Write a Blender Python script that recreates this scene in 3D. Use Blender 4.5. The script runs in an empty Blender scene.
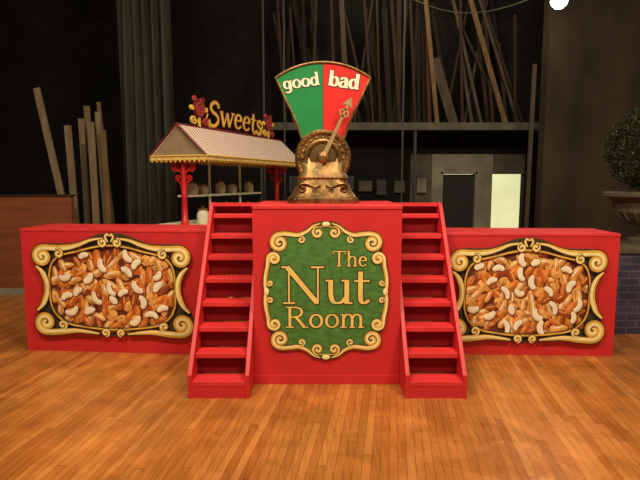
import bpy, math, random
from mathutils import Vector, Matrix
random.seed(7)
C = bpy.context.scene.collection
try:
    bpy.context.scene.view_settings.view_transform = 'Standard'
except Exception:
    pass

# ---------------------------------------------------------------- materials
def mat(name, col, rough=0.6, metal=0.0, var=0.15, scale=6.0, bump=0.0, stretch=(1, 1, 1), emit=None, spec=0.5, alpha=None):
    m = bpy.data.materials.new(name); m.use_nodes = True
    nt = m.node_tree; bs = nt.nodes['Principled BSDF']
    tc = nt.nodes.new('ShaderNodeTexCoord'); mp = nt.nodes.new('ShaderNodeMapping')
    mp.inputs['Scale'].default_value = stretch
    nz = nt.nodes.new('ShaderNodeTexNoise'); nz.inputs['Scale'].default_value = scale; nz.inputs['Detail'].default_value = 5
    nt.links.new(tc.outputs['Object'], mp.inputs[0]); nt.links.new(mp.outputs[0], nz.inputs['Vector'])
    rp = nt.nodes.new('ShaderNodeValToRGB')
    rp.color_ramp.elements[0].position = 0.3; rp.color_ramp.elements[1].position = 0.72
    rp.color_ramp.elements[0].color = tuple(c * (1 - var) for c in col[:3]) + (1,)
    rp.color_ramp.elements[1].color = tuple(min(1, c * (1 + var)) for c in col[:3]) + (1,)
    nt.links.new(nz.outputs['Fac'], rp.inputs[0]); nt.links.new(rp.outputs[0], bs.inputs['Base Color'])
    bs.inputs['Roughness'].default_value = rough; bs.inputs['Metallic'].default_value = metal
    bs.inputs['Specular IOR Level'].default_value = spec
    if bump:
        b = nt.nodes.new('ShaderNodeBump'); b.inputs['Strength'].default_value = bump; b.inputs['Distance'].default_value = 0.02
        nt.links.new(nz.outputs['Fac'], b.inputs['Height']); nt.links.new(b.outputs[0], bs.inputs['Normal'])
    if emit:
        bs.inputs['Emission Color'].default_value = tuple(emit[0]) + (1,); bs.inputs['Emission Strength'].default_value = emit[1]
    return m

def floor_mat():
    m = bpy.data.materials.new('strip_floor'); m.use_nodes = True
    nt = m.node_tree; bs = nt.nodes['Principled BSDF']; L = nt.links
    def math_(op, a, b=None, c=None):
        n = nt.nodes.new('ShaderNodeMath'); n.operation = op
        for i, v in enumerate((a, b, c)):
            if v is None: continue
            if isinstance(v, (int, float)): n.inputs[i].default_value = v
            else: L.new(v, n.inputs[i])
        return n.outputs[0]
    tc = nt.nodes.new('ShaderNodeTexCoord'); mp = nt.nodes.new('ShaderNodeMapping')
    mp.inputs['Rotation'].default_value = (0, 0, math.radians(8))
    L.new(tc.outputs['Object'], mp.inputs[0])
    sp = nt.nodes.new('ShaderNodeSeparateXYZ'); L.new(mp.outputs[0], sp.inputs[0])
    xr = math_('DIVIDE', sp.outputs['X'], 0.047)
    row = math_('FLOOR', xr); fx = math_('FRACT', xr)
    wn = nt.nodes.new('ShaderNodeTexWhiteNoise'); wn.noise_dimensions = '1D'; L.new(row, wn.inputs['W'])
    yo = math_('ADD', math_('DIVIDE', sp.outputs['Y'], 1.9), math_('MULTIPLY', wn.outputs['Value'], 17.3))
    pl = math_('FLOOR', yo); fy = math_('FRACT', yo)
    wn2 = nt.nodes.new('ShaderNodeTexWhiteNoise'); wn2.noise_dimensions = '2D'
    cb = nt.nodes.new('ShaderNodeCombineXYZ'); L.new(row, cb.inputs[0]); L.new(pl, cb.inputs[1]); L.new(cb.outputs[0], wn2.inputs['Vector'])
    rp = nt.nodes.new('ShaderNodeValToRGB'); L.new(wn2.outputs['Value'], rp.inputs[0])
    e = rp.color_ramp.elements; e[0].position = 0; e[1].position = 1
    e[0].color = (0.36, 0.112, 0.019, 1); e[1].color = (0.53, 0.200, 0.046, 1)
    x = e.new(.35); x.color = (0.42, 0.138, 0.026, 1)
    x = e.new(.7); x.color = (0.46, 0.158, 0.032, 1)
    gx = math_('GREATER_THAN', math_('ABSOLUTE', math_('SUBTRACT', fx, .5)), .455)
    gy = math_('GREATER_THAN', math_('ABSOLUTE', math_('SUBTRACT', fy, .5)), .498)
    gap = math_('MAXIMUM', gx, gy)
    mx = nt.nodes.new('ShaderNodeMix'); mx.data_type = 'RGBA'
    L.new(math_('MULTIPLY', gap, .55), mx.inputs[0]); L.new(rp.outputs[0], mx.inputs[6]); mx.inputs[7].default_value = (.10, .030, .009, 1)
    n1 = nt.nodes.new('ShaderNodeTexNoise'); n1.inputs['Scale'].default_value = .9; n1.inputs['Detail'].default_value = 6
    L.new(tc.outputs['Object'], n1.inputs['Vector'])
    mp2 = nt.nodes.new('ShaderNodeMapping'); mp2.inputs['Rotation'].default_value = (0, 0, math.radians(8)); mp2.inputs['Scale'].default_value = (60, 2.0, 1)
    L.new(tc.outputs['Object'], mp2.inputs[0])
    n2 = nt.nodes.new('ShaderNodeTexNoise'); n2.inputs['Scale'].default_value = 1.0; n2.inputs['Detail'].default_value = 6
    L.new(mp2.outputs[0], n2.inputs['Vector'])
    n3 = nt.nodes.new('ShaderNodeTexNoise'); n3.inputs['Scale'].default_value = 4.5; n3.inputs['Detail'].default_value = 8; n3.inputs['Distortion'].default_value = .6
    L.new(tc.outputs['Object'], n3.inputs['Vector'])
    def mul(a, fac_out, lo, hi):
        mr = nt.nodes.new('ShaderNodeMapRange'); mr.inputs['From Min'].default_value = 0.3; mr.inputs['From Max'].default_value = 0.7
        mr.inputs['To Min'].default_value = lo; mr.inputs['To Max'].default_value = hi
        L.new(fac_out, mr.inputs['Value'])
        x = nt.nodes.new('ShaderNodeVectorMath'); x.operation = 'SCALE'
        L.new(a, x.inputs[0]); L.new(mr.outputs[0], x.inputs['Scale']); return x.outputs[0]
    c = mul(mx.outputs[2], n1.outputs['Fac'], 0.72, 1.24)
    c = mul(c, n2.outputs['Fac'], 0.84, 1.16)
    c = mul(c, n3.outputs['Fac'], 0.80, 1.18)
    L.new(c, bs.inputs['Base Color'])
    mr = nt.nodes.new('ShaderNodeMapRange'); mr.inputs['From Min'].default_value = .3; mr.inputs['From Max'].default_value = .7; mr.inputs['To Min'].default_value = 0.12; mr.inputs['To Max'].default_value = 0.38
    L.new(n3.outputs['Fac'], mr.inputs['Value']); L.new(mr.outputs[0], bs.inputs['Roughness'])
    b = nt.nodes.new('ShaderNodeBump'); b.inputs['Strength'].default_value = 0.15; b.inputs['Distance'].default_value = 0.004
    hsum = math_('SUBTRACT', n2.outputs['Fac'], math_('MULTIPLY', gap, .5))
    L.new(hsum, b.inputs['Height']); L.new(b.outputs[0], bs.inputs['Normal'])
    return m

def brick_mat(name, c1, c2, mo, w=0.22, h=0.075, rough=0.85):
    m = bpy.data.materials.new(name); m.use_nodes = True
    nt = m.node_tree; bs = nt.nodes['Principled BSDF']; L = nt.links
    tc = nt.nodes.new('ShaderNodeTexCoord'); sp = nt.nodes.new('ShaderNodeSeparateXYZ'); cb = nt.nodes.new('ShaderNodeCombineXYZ')
    L.new(tc.outputs['Object'], sp.inputs[0])
    ad = nt.nodes.new('ShaderNodeMath'); ad.operation = 'ADD'
    L.new(sp.outputs['X'], ad.inputs[0]); L.new(sp.outputs['Y'], ad.inputs[1])
    L.new(ad.outputs[0], cb.inputs['X']); L.new(sp.outputs['Z'], cb.inputs['Y'])
    br = nt.nodes.new('ShaderNodeTexBrick'); br.inputs['Scale'].default_value = 1
    br.inputs['Brick Width'].default_value = w; br.inputs['Row Height'].default_value = h; br.inputs['Mortar Size'].default_value = h * 0.09
    br.inputs['Color1'].default_value = c1 + (1,); br.inputs['Color2'].default_value = c2 + (1,); br.inputs['Mortar'].default_value = mo + (1,)
    L.new(cb.outputs[0], br.inputs['Vector'])
    nz = nt.nodes.new('ShaderNodeTexNoise'); nz.inputs['Scale'].default_value = 1.6; nz.inputs['Detail'].default_value = 6
    L.new(tc.outputs['Object'], nz.inputs['Vector'])
    mr = nt.nodes.new('ShaderNodeMapRange'); mr.inputs['From Min'].default_value = .3; mr.inputs['From Max'].default_value = .7
    mr.inputs['To Min'].default_value = .55; mr.inputs['To Max'].default_value = 1.35
    L.new(nz.outputs['Fac'], mr.inputs['Value'])
    x = nt.nodes.new('ShaderNodeVectorMath'); x.operation = 'SCALE'
    L.new(br.outputs['Color'], x.inputs[0]); L.new(mr.outputs[0], x.inputs['Scale']); L.new(x.outputs[0], bs.inputs['Base Color'])
    bs.inputs['Roughness'].default_value = rough; bs.inputs['Specular IOR Level'].default_value = .2
    return m

def stripe_mat(name, c1, c2, freq):
    m = bpy.data.materials.new(name); m.use_nodes = True
    nt = m.node_tree; bs = nt.nodes['Principled BSDF']; L = nt.links
    tc = nt.nodes.new('ShaderNodeTexCoord'); sp = nt.nodes.new('ShaderNodeSeparateXYZ'); L.new(tc.outputs['Object'], sp.inputs[0])
    ml = nt.nodes.new('ShaderNodeMath'); ml.operation = 'MULTIPLY'; ml.inputs[1].default_value = freq; L.new(sp.outputs['Y'], ml.inputs[0])
    fr = nt.nodes.new('ShaderNodeMath'); fr.operation = 'FRACT'; L.new(ml.outputs[0], fr.inputs[0])
    gt = nt.nodes.new('ShaderNodeMath'); gt.operation = 'GREATER_THAN'; gt.inputs[1].default_value = 0.6; L.new(fr.outputs[0], gt.inputs[0])
    mx = nt.nodes.new('ShaderNodeMix'); mx.data_type = 'RGBA'
    L.new(gt.outputs[0], mx.inputs[0]); mx.inputs[6].default_value = c1 + (1,); mx.inputs[7].default_value = c2 + (1,)
    L.new(mx.outputs[2], bs.inputs['Base Color']); bs.inputs['Roughness'].default_value = .7
    return m

M = {}
M['red'] = mat('red_paint', (0.63, 0.022, 0.024), 0.5, var=0.08, scale=3)
M['redtop'] = mat('red_paint_lighter', (0.70, 0.034, 0.036), 0.45, var=0.12, scale=5)  # slightly lighter red on box tops and stair treads
M['redshade'] = mat('red_paint_shaded', (0.19, 0.004, 0.006), 0.7, var=0.1, scale=4, spec=.2)  # shade of the recesses under the treads, painted into the riser colour
M['gold'] = mat('painted_gold', (0.74, 0.41, 0.055), 0.6, var=0.28, scale=9, spec=.25)
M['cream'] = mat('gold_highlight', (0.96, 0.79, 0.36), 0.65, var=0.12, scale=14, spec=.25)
M['lettergold'] = mat('letter_gold', (0.90, 0.62, 0.15), 0.55, var=0.15, scale=8)
M['black'] = mat('dark_outline', (0.045, 0.020, 0.006), 0.6, var=0.2)
M['olive'] = mat('olive_ground', (0.060, 0.045, 0.016), 0.6, var=0.3, scale=7)
M['green'] = mat('sign_green', (0.070, 0.205, 0.036), 0.55, var=0.30, scale=16, stretch=(1, 1, 2))
M['nutdark'] = mat('nut_shadow_brown', (0.15, 0.032, 0.008), 0.6, var=0.3)
M['almond'] = mat('almond_orange', (0.62, 0.165, 0.020), 0.4, var=0.3, scale=14)
M['almond2'] = mat('almond_brown', (0.38, 0.075, 0.012), 0.4, var=0.35, scale=14)
M['almond3'] = mat('peanut_tan', (0.82, 0.40, 0.10), 0.4, var=0.25, scale=14)
M['cashew'] = mat('cashew_cream', (0.93, 0.82, 0.60), 0.5, var=0.1, scale=10)
M['cashewshade'] = mat('cashew_shade', (0.74, 0.50, 0.23), 0.5, var=0.15, scale=10)
M['brass'] = mat('old_brass', (0.27, 0.155, 0.052), 0.42, metal=0.72, var=0.6, scale=13, bump=0.4)
M['brassdark'] = mat('dark_brass', (0.17, 0.10, 0.038), 0.42, metal=0.7, var=0.3, scale=12)
M['needle'] = mat('needle_gold', (0.40, 0.28, 0.12), 0.5, metal=0.3, var=0.2, scale=12)
M['gaugegreen'] = mat('gauge_green', (0.015, 0.24, 0.06), 0.35, var=0.08)
M['gaugered'] = mat('gauge_red', (0.70, 0.025, 0.018), 0.35, var=0.06)
M['white'] = mat('white_paint', (0.84, 0.80, 0.58), 0.5, var=0.05)
M['offwhite'] = mat('dirty_white_wall', (0.24, 0.225, 0.165), 0.9, var=0.3, scale=2.5, spec=.1)
M['pale'] = mat('pale_panel', (0.10, 0.09, 0.065), 0.9, var=0.3, scale=3, spec=.1)
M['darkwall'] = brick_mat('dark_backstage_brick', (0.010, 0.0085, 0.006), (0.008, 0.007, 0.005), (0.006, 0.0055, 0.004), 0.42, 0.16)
M['rightwall'] = mat('grimy_side_wall', (0.045, 0.033, 0.019), 0.9, var=0.45, scale=1.3, stretch=(1, 1, .5), spec=.2)
M['ceil'] = mat('dark_ceiling', (0.012, 0.012, 0.011), 0.9)
M['curtain'] = mat('grey_velour', (0.050, 0.047, 0.035), 0.95, var=0.3, scale=3, stretch=(4, 4, 0.4), spec=.1)
M['steel'] = mat('dull_steel', (0.028, 0.026, 0.021), 0.6, metal=0.1, var=0.2)
M['darkdoor'] = mat('dark_door', (0.008, 0.008, 0.007), 0.7)
M['glow'] = mat('lit_room', (0.8, 0.82, 0.55), 0.8, emit=((0.80, 0.78, 0.42), 0.85))
M['bulb'] = mat('hot_bulb', (1, 1, .9), 0.4, emit=((1.0, 0.97, 0.80), 5))
M['kickwood'] = mat('reddish_plywood', (0.22, 0.060, 0.018), 0.6, var=0.25, scale=2, stretch=(1, 1, 6))
M['roofstripe'] = stripe_mat('striped_canvas', (0.84, 0.73, 0.60), (0.42, 0.13, 0.10), 16)
M['gablecloth'] = mat('gable_cloth', (0.30, 0.215, 0.115), .8, var=.2)
M['valance'] = mat('gold_fringe', (0.72, 0.52, 0.20), 0.6, var=0.3, scale=20)
M['kioskred'] = mat('kiosk_red', (0.56, 0.015, 0.015), 0.4, var=0.1)
M['sweetgold'] = mat('sweet_gold', (0.84, 0.52, 0.08), 0.4, var=0.15)
M['maroon'] = mat('maroon', (0.17, 0.014, 0.018), 0.45, var=0.3)
M['pink'] = mat('candy_red', (0.42, 0.05, 0.04), 0.45, var=0.2)
M['glass'] = mat('jar_glass', (0.66, 0.60, 0.44), 0.15, var=0.05)
M['stone'] = mat('urn_stone', (0.085, 0.066, 0.038), 0.85, var=0.35, scale=9, bump=0.4)
M['purplebrick'] = brick_mat('purple_grey_brick', (0.085, 0.07, 0.115), (0.06, 0.052, 0.09), (0.14, 0.115, 0.13), 0.2, 0.07)
M['leafa'] = mat('boxwood_leaf', (0.030, 0.044, 0.010), 0.6, var=0.4, scale=5)
M['leafb'] = mat('boxwood_leaf_dark', (0.010, 0.017, 0.005), 0.7, var=0.4, scale=5)
WOODS = [mat('timber_' + n, c, 0.8, var=0.3, scale=3, stretch=(5, 5, .6), spec=.2) for n, c in
         [('tan', (0.15, 0.088, 0.038)), ('grey', (0.066, 0.050, 0.032)), ('brown', (0.036, 0.021, 0.011)), ('dark', (0.014, 0.010, 0.006)), ('red', (0.075, 0.024, 0.012)), ('pale', (0.18, 0.130, 0.072))]]
M['floor'] = floor_mat()

# ---------------------------------------------------------------- mesh builder
class MB:
    def __init__(s): s.v = []; s.f = []; s.m = []
    def add(s, vs, fs, mi=0):
        o = len(s.v); s.v += [tuple(v) for v in vs]
        if isinstance(mi, int): mi = [mi] * len(fs)
        for f, k in zip(fs, mi): s.f.append(tuple(i + o for i in f)); s.m.append(k)
    def box(s, x0, x1, y0, y1, z0, z1, mi=0):
        vs = [(x, y, z) for z in (z0, z1) for y in (y0, y1) for x in (x0, x1)]
        s.add(vs, [(0, 2, 3, 1), (4, 5, 7, 6), (0, 1, 5, 4), (2, 6, 7, 3), (0, 4, 6, 2), (1, 3, 7, 5)], mi)
    def prism(s, pts, y0, y1, mi=0):           # polygon in XZ extruded along Y, y0 = front
        n = len(pts)
        a = sum(pts[i][0] * pts[(i + 1) % n][1] - pts[(i + 1) % n][0] * pts[i][1] for i in range(n))
        if a < 0: pts = pts[::-1]
        vs = [(p[0], y0, p[1]) for p in pts] + [(p[0], y1, p[1]) for p in pts]
        fs = [tuple(range(n)), tuple(range(2 * n - 1, n - 1, -1))]
        fs += [(i, i + n, (i + 1) % n + n, (i + 1) % n) for i in range(n)]
        s.add(vs, fs, mi)
    def prism_x(s, pts, x0, x1, mi=0):         # polygon in YZ extruded along X
        n = len(pts)
        vs = [(x0, p[0], p[1]) for p in pts] + [(x1, p[0], p[1]) for p in pts]
        fs = [tuple(range(n - 1, -1, -1)), tuple(range(n, 2 * n))]
        fs += [(i, (i + 1) % n, (i + 1) % n + n, i + n) for i in range(n)]
        s.add(vs, fs, mi)
    def ribbon(s, pts, w, yf, dep, mi=0, ridge=0.0, closed=False):
        n = len(pts)
        if not hasattr(w, '__len__'): w = [w] * n
        vs = []
        for i, p in enumerate(pts):
            if closed: a = pts[(i - 1) % n]; b = pts[(i + 1) % n]
            else: a = pts[max(0, i - 1)]; b = pts[min(n - 1, i + 1)]
            dx, dz = b[0] - a[0], b[1] - a[1]; l = math.hypot(dx, dz) or 1e-6
            nx, nz = -dz / l, dx / l; h = w[i] / 2
            vs += [(p[0] + nx * h, yf, p[1] + nz * h), (p[0], yf - ridge, p[1]), (p[0] - nx * h, yf, p[1] - nz * h),
                   (p[0] - nx * h, yf + dep, p[1] - nz * h), (p[0] + nx * h, yf + dep, p[1] + nz * h)]
        fs = []
        for i in range(n if closed else n - 1):
            j = (i + 1) % n
            for k in range(5):
                k2 = (k + 1) % 5; fs.append((i * 5 + k, i * 5 + k2, j * 5 + k2, j * 5 + k))
        if not closed: fs += [(4, 3, 2, 1, 0), tuple((n - 1) * 5 + k for k in range(5))]
        s.add(vs, fs, mi)
    def lathe(s, prof, cx=0, cy=0, cz=0, n=24, mi=0, axis='Z'):
        vs = []; m = len(prof)
        for i in range(n):
            a = 2 * math.pi * i / n
            for r, h in prof:
                if axis == 'Z': vs.append((cx + r * math.cos(a), cy + r * math.sin(a), cz + h))
                else: vs.append((cx + r * math.cos(a), cy - h, cz + r * math.sin(a)))
        fs = []
        for i in range(n):
            j = (i + 1) % n
            for k in range(m - 1): fs.append((i * m + k, j * m + k, j * m + k + 1, i * m + k + 1))
        fs.append(tuple(i * m for i in range(n))[::-1]); fs.append(tuple(i * m + m - 1 for i in range(n)))
        s.add(vs, fs, mi)
    def tube(s, pts, r, n=8, mi=0):
        pts = [Vector(p) for p in pts]; vs = []
        for i, p in enumerate(pts):
            rr = r[i] if hasattr(r, '__len__') else r
            d = (pts[min(i + 1, len(pts) - 1)] - pts[max(0, i - 1)]).normalized()
            u = d.cross(Vector((0, 0, 1)));
            if u.length < .01: u = Vector((1, 0, 0))
            u.normalize(); w = d.cross(u)
            for k in range(n):
                a = 2 * math.pi * k / n; vs.append(p + u * rr * math.cos(a) + w * rr * math.sin(a))
        fs = []
        for i in range(len(pts) - 1):
            for k in range(n):
                k2 = (k + 1) % n; fs.append((i * n + k, i * n + k2, (i + 1) * n + k2, (i + 1) * n + k))
        fs += [tuple(range(n))[::-1], tuple((len(pts) - 1) * n + k for k in range(n))]
        s.add(vs, fs, mi)
    def ell(s, c, rx, ry, rz, ang=0, mi=0, n=10, m=5, egg=0.0):   # half ellipsoid facing -Y
        vs = []; ca, sa = math.cos(ang), math.sin(ang)
        for j in range(m):
            t = (math.pi / 2) * j / m
            for i in range(n):
                a = 2 * math.pi * i / n
                x = rx * math.cos(t) * math.cos(a); z = rz * math.cos(t) * math.sin(a) * (1 - egg * math.cos(a))
                vs.append((c[0] + x * ca - z * sa, c[1] - ry * math.sin(t), c[2] + x * sa + z * ca))
        vs.append((c[0], c[1] - ry, c[2])); top = len(vs) - 1
        fs = []
        for j in range(m - 1):
            for i in range(n):
                i2 = (i + 1) % n; fs.append((j * n + i, j * n + i2, (j + 1) * n + i2, (j + 1) * n + i))
        for i in range(n): fs.append(((m - 1) * n + i, (m - 1) * n + (i + 1) % n, top))
        fs.append(tuple(range(n))[::-1])
        s.add(vs, fs, mi)
    def loft(s, secs, mi=0, n=28, p=4.0):      # secs (z, hx, hy) superellipse
        vs = []
        for z, hx, hy in secs:
            for i in range(n):
                a = 2 * math.pi * (i + .5) / n; c, q = math.cos(a), math.sin(a)
                k = (abs(c) ** p + abs(q) ** p) ** (-1 / p)
                vs.append((hx * c * k, hy * q * k, z))
        fs = []
        for j in range(len(secs) - 1):
            for i in range(n):
                i2 = (i + 1) % n; fs.append((j * n + i, j * n + i2, (j + 1) * n + i2, (j + 1) * n + i))
        fs += [tuple(range(n))[::-1], tuple((len(secs) - 1) * n + i for i in range(n))]
        s.add(vs, fs, mi)

def mk(name, mb, mats, parent=None, loc=(0, 0, 0), rot=(0, 0, 0), smooth=False, bevel=0, **kw):
    me = bpy.data.meshes.new(name); me.from_pydata(mb.v, [], mb.f)
    for mm in mats: me.materials.append(M[mm] if isinstance(mm, str) else mm)
    for i, p in enumerate(me.polygons):
        p.material_index = mb.m[i]; p.use_smooth = bool(smooth)
    me.update()
    o = bpy.data.objects.new(name, me); C.objects.link(o)
    o.location = loc; o.rotation_euler = rot
    if parent: o.parent = parent
    if bevel:
        b = o.modifiers.new('bevel', 'BEVEL'); b.width = bevel; b.segments = 2; b.limit_method = 'ANGLE'
    if smooth and smooth != 'all':
        try:
            bpy.context.view_layer.objects.active = o
            o.select_set(True); bpy.ops.object.shade_smooth_by_angle(angle=math.radians(40)); o.select_set(False)
        except Exception: pass
    for k, v in kw.items(): o[k] = v
    return o

def empty(name, loc, rot=(0, 0, 0), **kw):
    o = bpy.data.objects.new(name, None); C.objects.link(o); o.location = loc; o.rotation_euler = rot; o.empty_display_size = .1
    for k, v in kw.items(): o[k] = v
    return o

def smooth_pts(pts, n=6, closed=False):
    out = []; m = len(pts)
    rng = m if closed else m - 1
    for i in range(rng):
        if closed: p0, p1, p2, p3 = pts[(i - 1) % m], pts[i], pts[(i + 1) % m], pts[(i + 2) % m]
        else: p0, p1, p2, p3 = pts[max(0, i - 1)], pts[i], pts[i + 1], pts[min(m - 1, i + 2)]
        for k in range(n):
            t = k / n
            out.append(tuple(0.5 * (2 * p1[d] + (p2[d] - p0[d]) * t + (2 * p0[d] - 5 * p1[d] + 4 * p2[d] - p3[d]) * t * t + (3 * p1[d] - p0[d] - 3 * p2[d] + p3[d]) * t ** 3) for d in (0, 1)))
    if not closed: out.append(tuple(pts[-1]))
    return out

def spiral(cx, cz, r0, r1, a_end, turns, d, n=26):
    out = []
    for i in range(n):
        t = i / (n - 1); a = math.radians(a_end) - d * 2 * math.pi * turns * (1 - t); r = r0 + (r1 - r0) * t
        out.append((cx + r * math.cos(a), cz + r * math.sin(a)))
    return out

def scroll(mb, pts, w, yf, mi_gold, mi_dark, mi_hi, taper=(0.35, 0.25), side=1):
    n = len(pts)
    ws = []
    for i in range(n):
        t = i / (n - 1); k = min(1, taper[0] + t * 3.0, taper[1] + (1 - t) * 3.0); ws.append(w * k)
    mb.ribbon(pts, [x + w * .34 for x in ws], yf + .0015, .004, mi_dark)
    mb.ribbon(pts, ws, yf, .004, mi_gold, ridge=w * .02)
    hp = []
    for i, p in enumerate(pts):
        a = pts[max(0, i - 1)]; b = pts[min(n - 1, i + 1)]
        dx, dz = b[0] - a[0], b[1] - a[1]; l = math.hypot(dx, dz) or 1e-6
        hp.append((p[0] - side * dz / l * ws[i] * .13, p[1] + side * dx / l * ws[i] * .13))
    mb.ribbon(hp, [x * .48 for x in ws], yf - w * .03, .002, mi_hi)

def mir(pts, sx=1, sz=1): return [(p[0] * sx, p[1] * sz) for p in pts]

# ---------------------------------------------------------------- lettering
def E(cx, cz, rx, rz):
    return [(cx + rx * math.cos(math.radians(a)), cz + rz * math.sin(math.radians(a))) for a in range(0, 361, 15)]
G = {
 'T': (.84, [('n', [(.03, .96), (.79, .96)]), ('t', [(.41, 0), (.41, .97)]), ('n', [(.26, .025), (.56, .025)]), ('n', [(.05, .97), (.05, .76)]), ('n', [(.77, .97), (.77, .76)])]),
 'h': (.68, [('t', [(.14, 0), (.14, 1)]), ('n', [(.01, .02), (.28, .02)]), ('n', [(.02, .975), (.15, .975)]), ('c', [(.14, .46), (.24, .6), (.37, .64), (.49, .56), (.52, .42), (.52, .2), (.52, 0)], 1), ('n', [(.4, .02), (.66, .02)])]),
 'e': (.58, [('n', [(.07, .37), (.48, .37)]), ('c', [(.48, .37), (.45, .54), (.3, .63), (.15, .53), (.09, .32), (.15, .11), (.31, .02), (.5, .14)], 1)]),
 'N': (1.04, [('n', [(.17, 0), (.17, .95)]), ('n', [(.02, .02), (.32, .02)]), ('n', [(-.01, .975), (.2, .975)]), ('t', [(.13, .98), (.85, .02)]), ('n', [(.87, 0), (.87, .98)]), ('n', [(.7, .975), (1.02, .975)])]),
 'u': (.68, [('c', [(.14, .64), (.14, .4), (.15, .2), (.2, .06), (.31, .02), (.43, .07), (.53, .2)], 1), ('t', [(.53, .64), (.53, 0)]), ('n', [(.01, .62), (.15, .62)]), ('n', [(.4, .62), (.54, .62)]), ('n', [(.53, .02), (.67, .02)])]),
 't': (.44, [('c', [(.18, .86), (.18, .5), (.18, .2), (.2, .07), (.28, .02), (.4, .1)], 1), ('n', [(.03, .61), (.4, .61)])]),
 'R': (.92, [('t', [(.18, 0), (.18, 1)]), ('n', [(.02, .02), (.35, .02)]), ('n', [(.02, .975), (.2, .975)]), ('c', [(.18, .975), (.42, .97), (.6, .9), (.66, .75), (.6, .6), (.44, .52), (.18, .51)], 1), ('t', [(.42, .52), (.76, .04)]), ('n', [(.68, .02), (.92, .02)])]),
 'o': (.64, [('c', E(.32, .325, .23, .30))]),
 'm': (1.04, [('t', [(.14, 0), (.14, .64)]), ('n', [(.01, .02), (.27, .02)]), ('n', [(.01, .62), (.15, .62)]), ('c', [(.14, .46), (.23, .6), (.34, .64), (.46, .56), (.49, .42), (.49, .2), (.49, 0)], 1), ('n', [(.38, .02), (.61, .02)]),
        ('c', [(.49, .46), (.58, .6), (.69, .64), (.81, .56), (.84, .42), (.84, .2), (.84, 0)], 1), ('n', [(.73, .02), (.98, .02)])]),
 'g': (.64, [('c', E(.28, .34, .20, .27)), ('c', [(.5, .62), (.5, .3), (.5, -.05), (.44, -.2), (.28, -.26), (.1, -.2)], 1), ('n', [(.5, .6), (.62, .62)])]),
 'd': (.66, [('c', E(.28, .32, .20, .29)), ('t', [(.5, 0), (.5, 1)]), ('n', [(.38, .975), (.5, .975)]), ('n', [(.5, .03), (.64, .03)])]),
 'b': (.66, [('c', E(.38, .32, .20, .29)), ('t', [(.16, 0), (.16, 1)]), ('n', [(.03, .975), (.16, .975)])]),
 'a': (.62, [('c', [(.1, .5), (.24, .62), (.4, .58), (.46, .44), (.46, .2), (.48, .06), (.6, .03)], 1), ('c', [(.45, .38), (.22, .35), (.1, .2), (.17, .04), (.33, .04), (.46, .18)], 1)]),
 'S': (.68, [('s', [(.56, .76), (.52, .9), (.34, .98), (.16, .9), (.11, .74), (.24, .58), (.46, .46), (.58, .27), (.49, .08), (.3, .01), (.12, .07), (.05, .26)], 1)]),
 's': (.46, [('s', [(.36, .5), (.33, .59), (.22, .63), (.1, .57), (.08, .46), (.17, .36), (.3, .28), (.37, .16), (.31, .04), (.19, .0), (.08, .05), (.04, .16)], 1)]),
 'w': (.86, [('t', [(.06, .63), (.25, .02)]), ('n', [(.25, .02), (.42, .6)]), ('t', [(.42, .6), (.60, .02)]), ('n', [(.60, .02), (.79, .63)]), ('n', [(-.02, .62), (.15, .62)]), ('n', [(.70, .62), (.88, .62)])]),
}
def text(mb, s, x0, z0, h, width, yf, mi, thick=.15, thin=.055, mi_out=None, out=.05, dep=.006, rot=0, shear=0, arc=None):
    adv = sum(G[c][0] for c in s); sx = width / (adv * h)
    x = 0; k = 0
    cr, sr = math.cos(rot), math.sin(rot)
    for ch in s:
        a, strokes = G[ch]
        for st in strokes:
            pts = st[1]
            if len(st) > 2: pts = smooth_pts(pts, 5)
            q = []
            for p in pts:
                X = (x + p[0] + shear * p[1]) * h * sx; Z = p[1] * h
                if arc: Z += arc * (1 - ((X / width) * 2 - 1) ** 2)
                q.append((x0 + X * cr - Z * sr, z0 + X * sr + Z * cr))
            ws = []
            for i in range(len(q)):
                A = q[max(0, i - 1)]; B = q[min(len(q) - 1, i + 1)]
                l = math.hypot(B[0] - A[0], B[1] - A[1]) or 1e-6; v = abs((B[1] - A[1]) / l)
                w = {'t': thick, 'n': thin, 's': thick * .85, 'c': thin + (thick - thin) * v ** 1.3}[st[0]]
                ws.append(w * h)
            yy = yf - k * .0002; k += 1
            mb.ribbon(q, ws, yy, dep, mi)
            if mi_out is not None:
                e = out * h
                def ext(p, r):
                    l = math.hypot(p[0] - r[0], p[1] - r[1]) or 1e-6
                    return (p[0] + (p[0] - r[0]) / l * e, p[1] + (p[1] - r[1]) / l * e)
                q2 = [ext(q[0], q[1])] + q[1:-1] + [ext(q[-1], q[-2])] if len(q) > 2 else [ext(q[0], q[1]), ext(q[1], q[0])]
                mb.ribbon(q2, [w + 2 * e for w in ws], yf + .0035 - k * .0001, .003, mi_out)
        x += a

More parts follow.
